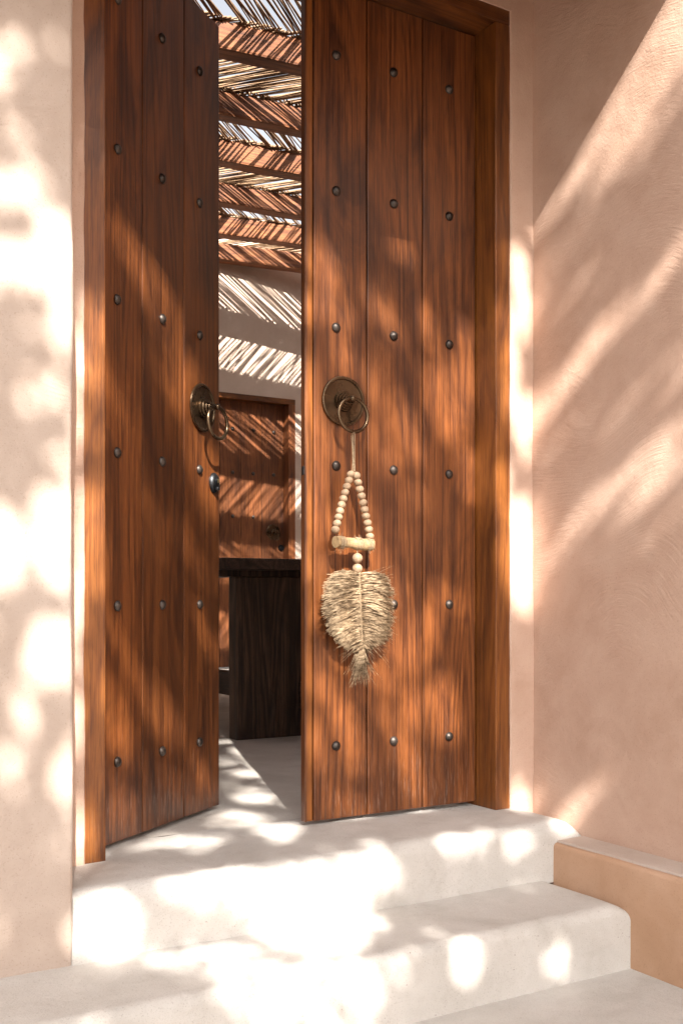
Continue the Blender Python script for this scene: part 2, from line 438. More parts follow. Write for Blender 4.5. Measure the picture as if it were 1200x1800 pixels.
def leaf_planks(leaf, seams, z0=.012, z1=HH-.008, th=.045):
    for i in range(len(seams)-1):
        a, b = seams[i], seams[i+1]; w = b-a
        bm = bbox(-w/2+.002, w/2-.002, 0, th, 0, z1-z0, .0022, 24, .0007, i)
        obj('plank', bm, TEAK, leaf, (a+w/2, .0, z0))
    bm = bbox(seams[0]+.004, seams[-1]-.004, .016, th-.004, z0+.004, z1-.004, 0)
    obj('core_board', bm, LOCKM if False else TEAK, leaf)

# right leaf, shut
rl = empty('door_leaf', (1.463, 2.598, 0), label='closed right-hand plank door leaf carrying the beaded straw leaf ornament', cat='door', group='studded plank door leaves')
bm = bbox(-.0028, .0175, .004, .022, 0, HH-.02, .003, 24, .0006, 9)
obj('meeting_stile', bm, TEAKF, rl, (.02, 0, .012))
bm = bbox(-.003, .003, -.001, .022, 0, HH-.02, .0015, 12, .0004, 9)
obj('edge_bead', bm, TEAK, rl, (.0135, 0, .012))
leaf_planks(rl, [.038, .214, .410, .6085])
for zi, z in enumerate(ROWS):
    for x in (.111, .306, .507):
        if zi == 4 and x == .111: pass
        s = obj('stud', studmeshes[random.randrange(6)], None, rl, (x+random.uniform(-.001, .001), -.0002, z+random.uniform(-.001, .001)))
        s.rotation_euler = (0, random.uniform(0, 6.28), 0)
kr = knocker(rl, .1335, 1.186)
# left leaf, standing inward
LA = R(90-54.32)
ll = empty('door_leaf', (.878, 2.592, 0), LA, label='open left-hand plank door leaf swung inward, with keyhole lock', cat='door', group='studded plank door leaves')
leaf_planks(ll, [.0, .206, .417, .620])
for zi, z in enumerate(ROWS):
    for x in (.0905, .302, .5015):
        s = obj('stud', studmeshes[random.randrange(6)], None, ll, (x+random.uniform(-.001, .001), -.0002, z+random.uniform(-.001, .001)))
        s.rotation_euler = (0, random.uniform(0, 6.28), 0)
kl = knocker(ll, .515, 1.184, -6)
# keyhole escutcheon near the free edge
bm = lathe([(0, 0), (0, .0245), (.004, .0245), (.009, .0215), (.013, .0165), (.0135, 0)], 28)
for v in bm.verts: v.co.z *= 1.25
lk = obj('lock', bm, LOCKM, ll, (.583, 0, .972), True)
obj('lock_cylinder', lathe([(.012, .0), (.012, .0095), (.0165, .0095), (.017, .0085), (.017, 0)], 20), LOCKM, lk, (0, 0, .006), True)
obj('keyhole', bbox(-.0012, .0012, -.0178, -.0165, -.006, .006, 0), simple('brass_slot', (.3, .2, .08), (.4, .28, .1), 40, .4, 0, .001, Metallic=.8), lk, (0, 0, .006))
obj('thumb_turn', bbox(-.006, .006, -.02, -.0, -.022, -.012, .003), LOCKM, lk, (0, 0, 0))
# small latch hole on the meeting edge of the right leaf
obj('latch_hole', bbox(-.004, .0006, .0, .012, -.012, .012, .002), LOCKM, rl, (.0125, .004, .985))

# ------------------------------------------------------------- bead and straw ornament
YP = 2.546
orn = empty('hanging_ornament', (1.597, YP, 1.092), label='beaded driftwood hanger with a frayed straw leaf, hung from the right door ring', cat='wall hanging')
def OL(x, y, z): return Vector((x-1.597, y-YP, z-1.092))
top = OL(1.597, YP, 1.0925)
bm = bmesh.new()
for sgn in (-1, 1):                                    # doubled twine looped round the ring
    pts = [OL(1.597, YP-.0055, 1.0965), OL(1.597+sgn*.0025, YP-.006, 1.088), OL(1.598+sgn*.0035, YP-.002, 1.05), OL(1.600+sgn*.003, YP, 1.01), OL(1.6005+sgn*.005, YP+.002, .985)]
    tube(pts, .0011, 6, bm)
    pts = [OL(1.597+sgn*.001, YP+.0055, 1.0965), OL(1.597-sgn*.002, YP+.006, 1.085), OL(1.599-sgn*.001, YP+.002, 1.04), OL(1.600-sgn*.001, YP, .985)]
    tube(pts, .0010, 6, bm)
tube([OL(1.597+.006*math.cos(a)*.4, YP+.0062*math.sin(a), 1.094+.0055*math.cos(a)) for a in [i*math.pi/6 for i in range(13)]], .0012, 6, bm)
obj('twine', bm, TWINE, orn, smooth=True)
beadm = []
for k in range(4):
    b = ball(.0119, random.uniform(.84, .93)); me = bpy.data.meshes.new('bead'); b.to_mesh(me); b.free(); me.materials.append(BEADW)
    for p in me.polygons: p.use_smooth = True
    beadm.append(me)
for sgn, (x1, z1) in ((-1, (1.5435, .8205)), (1, (1.6565, .8055))):
    n = 10; x0, z0 = (1.5925, .976) if sgn < 0 else (1.6105, .9735)
    for i in range(n):
        t = i/(n-1); bow = math.sin(t*math.pi)*.004*sgn
        x = x0+(x1-x0)*t+bow*.6; z = z0+(z1-z0)*t
        b = obj('bead', beadm[random.randrange(4)], None, orn, OL(x+random.uniform(-.0006, .0006), YP+.004, z))
        b.rotation_euler = (random.uniform(-.2, .2), -math.atan2(x1-x0, z0-z1)+random.uniform(-.12, .12), random.uniform(0, 6))
        b.scale = (1, 1, 1)
# driftwood stick
pts = []; rd = []
for i in range(15):
    t = i/14; x = 1.535+.128*t
    pts.append(OL(x, YP-.010+.014*t+.001*math.sin(t*9), .7855-.004*t+.0016*math.sin(t*7))); rd.append(.0162-.0015*math.sin(t*5)-.0012*t+random.uniform(-.0005, .0005))
bm = tube(pts, rd, 16)
for v in bm.verts: v.co += noise.noise_vector(v.co*70)*.0012
obj('stick', bm, STICKW, orn, smooth=False)
for p in orn.children[-1].data.polygons: p.use_smooth = len(p.vertices) == 4
bm = bmesh.new()
def wrap(t0, n, width):
    c = []; N = 14*n
    for i in range(N+1):
        a = i/14*2*math.pi; t = t0+(i/N-.5)*width+random.uniform(-.008, .008); x = 1.535+.128*t
        rr = .0166+random.uniform(0, .0014)
        c.append(OL(x, YP-.010+.014*t+rr*math.cos(a), .7855-.004*t+rr*math.sin(a)))
    tube(c, .0009, 5, bm)
wrap(.14, 4, .12); wrap(.17, 3, .2); wrap(.58, 4, .16); wrap(.62, 3, .2); wrap(.92, 4, .10); wrap(.90, 3, .14)
for i in range(60):                                    # stray jute hairs
    t = random.choice((.1, .15, .6, .9, .93))+random.uniform(-.05, .05); a = random.uniform(0, 6.28)
    p = OL(1.535+.128*t, YP-.010+.014*t+.0155*math.cos(a), .783+.0155*math.sin(a))
    d = Vector((random.uniform(-1, 1), math.cos(a), math.sin(a))).normalized()*random.uniform(.006, .016)
    tube([p, p+d*.6+Vector((0, 0, .001)), p+d+Vector((random.uniform(-.003, .003), 0, random.uniform(-.004, .002)))], [.0004, .0003, .0002], 3, bm)
tube([OL(1.609, YP-.004, .775), OL(1.6095, YP-.004, .70)], .0012, 6, bm)
obj('jute_binding', bm, TWINE, orn, smooth=True)
for z, rr in ((.7425, .0146), (.7135, .0146)):
    b = obj('bead', ball(rr, .97), BEADW, orn, OL(1.6095, YP-.004, z), True); b['label'] = 'larger pale bead under the stick'

# straw leaf: strands tied to a central rib, splayed into a leaf outline
rib = lambda t: Vector((1.6105+.010*t, YP-.002, .699-.205*t))   # t 0..1
def half_width(z, side):
    zs = [.712, .70, .68, .65, .62, .58, .54, .50, .475, .455, .44]
    wl = [.06, .090, .103, .110, .114, .110, .098, .078, .058, .04, .02]
    wr = [.06, .088, .105, .114, .118, .117, .108, .088, .060, .04, .02]
    return float(np.interp(-z, [-a for a in zs], wl if side < 0 else wr))
VV = []; FF = []
def strand(p0, p1, p2, r0, r1):
    """a flattened curved straw: 4 stations, triangular section"""
    base = len(VV); N = 6; wa = random.uniform(.0, .0028); wp = random.uniform(0, 6)
    for i in range(N):
        t = i/(N-1); p = p0*(1-t)**2+p1*2*t*(1-t)+p2*t*t+Vector((0, math.cos(wp+t*7), math.sin(wp*2+t*9)))*wa*t
        tg = (p1-p0)*(1-t)+(p2-p1)*t; tg.normalize(); a = tg.orthogonal().normalized(); b = tg.cross(a); rr = r0+(r1-r0)*t
        for k in range(3):
            an = 2.094*k+i*.5; VV.append(p+(a*math.cos(an)+b*math.sin(an))*rr)
    for i in range(N-1):
        for k in range(3):
            l = (k+1) % 3; q = base+i*3; FF.append((q+k, q+l, q+3+l, q+3+k))
for side in (-1, 1):
    nb = 17
    for bi in range(nb):                                # knotted bunches, each with its own droop
        tb = bi/(nb-1); bulge = random.uniform(-.004, .008)
        base_ang = (.02-.02*bi if bi < 4 else .04-.72*tb)+random.uniform(-.10, .10)
        for cl in range(14):                            # locks of straw that hold together
            tl = tb+random.gauss(0, .022); la = base_ang+random.gauss(0, .11); ly = random.uniform(-.010, .006); lb = random.uniform(.002, .018)
            lw_ = random.uniform(.84, 1.03)*(random.uniform(.6, .95) if random.random() < .25 else 1)
            for k in range(6):
                t = min(1, max(0, tl+random.gauss(0, .006))); p0 = rib(t)+Vector((0, random.uniform(-.010, .0), 0))
                ang = la+random.gauss(0, .045)
                zt = p0.z+.10*math.sin(ang)
                w = half_width(min(.71, max(.441, zt)), side)*lw_*random.uniform(.93, 1.04)
                p2 = Vector((p0.x+side*w, YP-.003+ly+random.gauss(0, .0025)+bulge*.5, p0.z+w*math.sin(ang)*.95))
                lift = min(1, .1+bi*.2)
                p1 = (p0+p2)/2+Vector((0, -.006-lb-bulge, (.009+lb*.3)*lift+random.gauss(0, .0025)))
                strand(p0, p1, p2, random.uniform(.0012, .0019), .0006)
# flyaway straws
for k in range(170):
    side = random.choice((-1, 1)); t = random.random(); p0 = rib(t); w = half_width(max(.45, p0.z-.03*t), side)
    p2 = Vector((p0.x+side*w*random.uniform(.95, 1.1), YP-random.uniform(.0, .02), p0.z+random.gauss(-.02*t, .025)))
    p1 = (p0+p2)/2+Vector((0, -.016, random.uniform(-.004, .018))); strand(p0, p1, p2, .0007, .0002)
off = Vector((1.597, YP, 1.092))
o = obj('straw_fringe', mesh_pd('straw_fringe', [v-off for v in VV], FF), STRAND, orn); tag(o, kind='stuff')
VV.clear(); FF.clear()
for k in range(190):                                   # tassel at the tip
    p0 = rib(1)+Vector((random.uniform(-.006, .006), random.uniform(-.008, .004), random.uniform(-.01, .015)))
    sx = random.gauss(0, 1); L = random.uniform(.06, .105)
    if k % 5 == 0: sx = abs(sx)+.8
    p2 = p0+Vector((sx*.018-.006, random.uniform(-.008, .006), -L)); p1 = (p0+p2)/2+Vector((-sx*.004, -.006, .004))
    strand(p0, p1, p2, .0011, .0004)
o = obj('straw_tassel', mesh_pd('straw_tassel', [v-off for v in VV], FF), STRAND, orn); tag(o, kind='stuff')
bm = bmesh.new()                                       # plaited rib
for ph in (0, 2.09, 4.19):
    tube([rib(t)-off+Vector((.0026*math.sin(t*70+ph), -.0085+.003*math.cos(t*70+ph), .004)) for t in [i/90 for i in range(91)]], .0014, 5, bm)
obj('plaited_rib', bm, TWINE, orn, smooth=True)

# ------------------------------------------------------------- table inside
tb = empty('rustic_table', (2.45, 4.3, 0), label='dark old timber table with slab legs standing inside the doorway', cat='table')
def K(o): return keep(o, tb)
K(obj('tabletop', bbox(1.90, 3.02, 4.22, 6.55, .752, .803, .006, 26, .005, 2, 6), OLDY, tb))
K(obj('apron', bbox(2.02, 2.9, 4.31, 4.35, .722, .751, .003, 8, .003, 4), OLD, tb))
def slab(y0, y1, sd):
    bm = bbox(2.09, 2.81, y0, y1, .0, .722, .006, 0)
    bmesh.ops.subdivide_edges(bm, edges=[e for e in bm.edges if e.calc_length() > .2], cuts=26, use_grid_fill=True)
    for v in bm.verts:
        p = v.co; q = Vector((p.x*14, p.y*14, p.z*2.6+sd)); v.co += Vector((noise.noise(q)*.004, -abs(noise.noise(q*1.7))*.007, noise.noise(q*.6)*.002 if p.z > .01 else 0))
    return bm
K(obj('leg', slab(4.29, 4.37, 0), OLD, tb)); K(obj('leg', slab(6.2, 6.28, 9), OLD, tb))
K(obj('stretcher', bbox(2.40, 2.47, 4.10, 6.4, .125, .245, .006, 14, .004, 5, 6), OLDY, tb))
K(obj('wedge', bbox(2.415, 2.45, 4.225, 4.26, .075, .245, .004), OLD, tb))

# ------------------------------------------------------------- door in the far wall
bd = empty('far_door', (4.3, 8.56, 0), label='studded plank door in the far wall seen through the gap', cat='door')
def B(o): return keep(o, bd)
ps = [3.80, 4.02, 4.223, 4.428, 4.65]
for i in range(4): 
    a, b = ps[i], ps[i+1]
    o = obj('plank', bbox(-(b-a)/2+.0015, (b-a)/2-.0015, 0, .04, 0, 2.336, .003), BACKD, bd); o.location = ((a+b)/2-4.3, .03, .01)
obj('core_board', bbox(-.49, .345, .045, .062, .012, 2.3465, 0), BACKD, bd)
for z in (2.10, 1.717, 1.332, .95, .57, .2):
    for x in (3.95, 4.145, 4.346, 4.551):
        if abs(z-1.332) < .01 and x > 4.5: continue
        obj('stud', studmeshes[0], None, bd, (x-4.3, .0298, z)).scale = (1.2, 1.3, 1.2)
k2 = obj('knocker_plate', lathe([(0, 0), (0, .068), (.004, .0695), (.0075, .065), (.004, .058), (.006, .026), (.018, .022), (.03, .014), (.05, .011), (.055, 0)], 32), BRONZE, bd, (.245, .03, 1.205), True)
obj('ring', torus(.045, .004, 28, 8), BRONZE, k2, (0, -.05, -.03), True)
obj('lock', lathe([(0, 0), (0, .03), (.012, .026), (.014, 0)], 20), LOCKM, bd, (.325, .03, 1.065), True)
df = empty('far_door_frame', (4.22, 8.5, 0), label='brown timber frame around the far studded door', cat='door frame')
def D(o): return keep(o, df)
D(obj('jamb', bbox(4.652, 4.719, 8.492, 8.64, 0, 2.346, .003), BACKD, df)); D(obj('jamb', bbox(3.722, 3.797, 8.492, 8.64, 0, 2.346, .003), BACKD, df))
D(obj('lintel', bbox(3.722, 4.719, 8.492, 8.64, 2.347, 2.394, .003), TEAKFX, df))

# ------------------------------------------------------------- reed pergola over the room
pg = empty('pergola', (3, 5.5, 3.5), label='timber beam and dry reed pergola roofing the inner room', cat='pergola')
slope = -.13
anchors = [(2.409, 5.142), (2.742, 5.853), (3.04, 6.49), (3.362, 7.176), (3.648, 7.785), (3.932, 8.392)]
lines = [y-slope*x for x, y in anchors]                # y = line + slope*x
lines = [lines[0]-.68*k for k in (4, 3, 2, 1)]+lines
beams = []
for k, L0 in enumerate(lines):
    xa, xb = -.9, 6.9
    if k == len(lines)-1: xb = 6.6
    bm = bbox(-(xb-xa)/2, (xb-xa)/2, 0, .12, 0, .145, .014, 60, .012, k*3+1, 2.2)
    for v in bm.verts: v.co += noise.noise_vector(v.co*14+Vector((k*5, 0, 0)))*.004
    o = obj('beam', bm, BEAMW, pg, smooth=False); xm = (xa+xb)/2
    o.location = (xm-3, L0+slope*xm-5.5, 0); o.rotation_euler = (0, 0, math.atan(slope))
reedm = []
for k in range(8):
    n = 7; pts = []; rd = []; bx = random.uniform(-.012, .012); bz = random.uniform(0, .012)
    for i in range(n):
        t = i/(n-1); pts.append(((t-.5), bx*math.sin(t*math.pi)+random.uniform(-.002, .002), bz*math.sin(t*math.pi*1.5))); rd.append((.0062+random.uniform(-.0008, .0008))*(1.15-.35*t))
    bm = tube(pts, rd, 6); me = bpy.data.meshes.new('reed'); bm.to_mesh(me); bm.free(); me.materials.append(REEDM)
    for p in me.polygons: p.use_smooth = True
    reedm.append(me)
cam_s, cam_c = math.sin(R(31.5)), math.cos(R(31.5))
def px(p):
    d = p.x*cam_s+p.y*cam_c; return 600+1900*(p.x*cam_c-p.y*cam_s)/d, 1046+1900*(.64-p.z)/d
rv = []; rf = []; nvis = 0
for b in range(len(lines)-1):
    up_ = (b % 2 == 1)
    x = -.9
    while x < 6.8:
        x += random.uniform(.013, .024)*(1.8 if random.random() < .06 else 1)
        ya = lines[b]+.05+slope*x; gap = lines[b+1]-lines[b]+.08
        dx = (gap if up_ else -gap)*random.uniform(.93, 1.09)+random.gauss(0, .018)
        p0 = Vector((x, ya-.05, 3.652+random.uniform(-.003, .012))); p1 = Vector((x+dx, ya+gap-.02+slope*dx, 3.652+random.uniform(-.003, .012)))
        m = (p0+p1)/2; d = p1-p0; L = d.length*1.05
        vis = False
        for q in (p0, m, p1):
            u, v = px(q)
            if 375 < u < 545 and -60 < v < 480: vis = True
        M = Matrix.Translation(m)@d.to_track_quat('X', 'Z').to_matrix().to_4x4()@Matrix.Diagonal((L, random.choice((1, -1)), random.uniform(.8, 1.15), 1))
        th = random.choices((.75, .95, 1.2), (4, 4, 1))[0]
        me = reedm[random.randrange(8)]
        if vis and nvis < 298 and b >= 3:
            o = obj('reed', me, None, pg); nvis += 1
            M2 = Matrix.Translation((-3, -5.5, -3.5))@M@Matrix.Diagonal((1, th, th, 1)); o.matrix_local = M2
        else:
            base = len(rv); MM = M@Matrix.Diagonal((1, th, th, 1))
            rv.extend((MM@v.co)-Vector((3, 5.5, 3.5)) for v in me.vertices); rf.extend(tuple(base+i for i in p.vertices) for p in me.polygons)
o = obj('reed_mat', mesh_pd('reed_mat', rv, rf), REEDM, pg, smooth=True); tag(o, kind='stuff')
print('reeds visible', nvis)

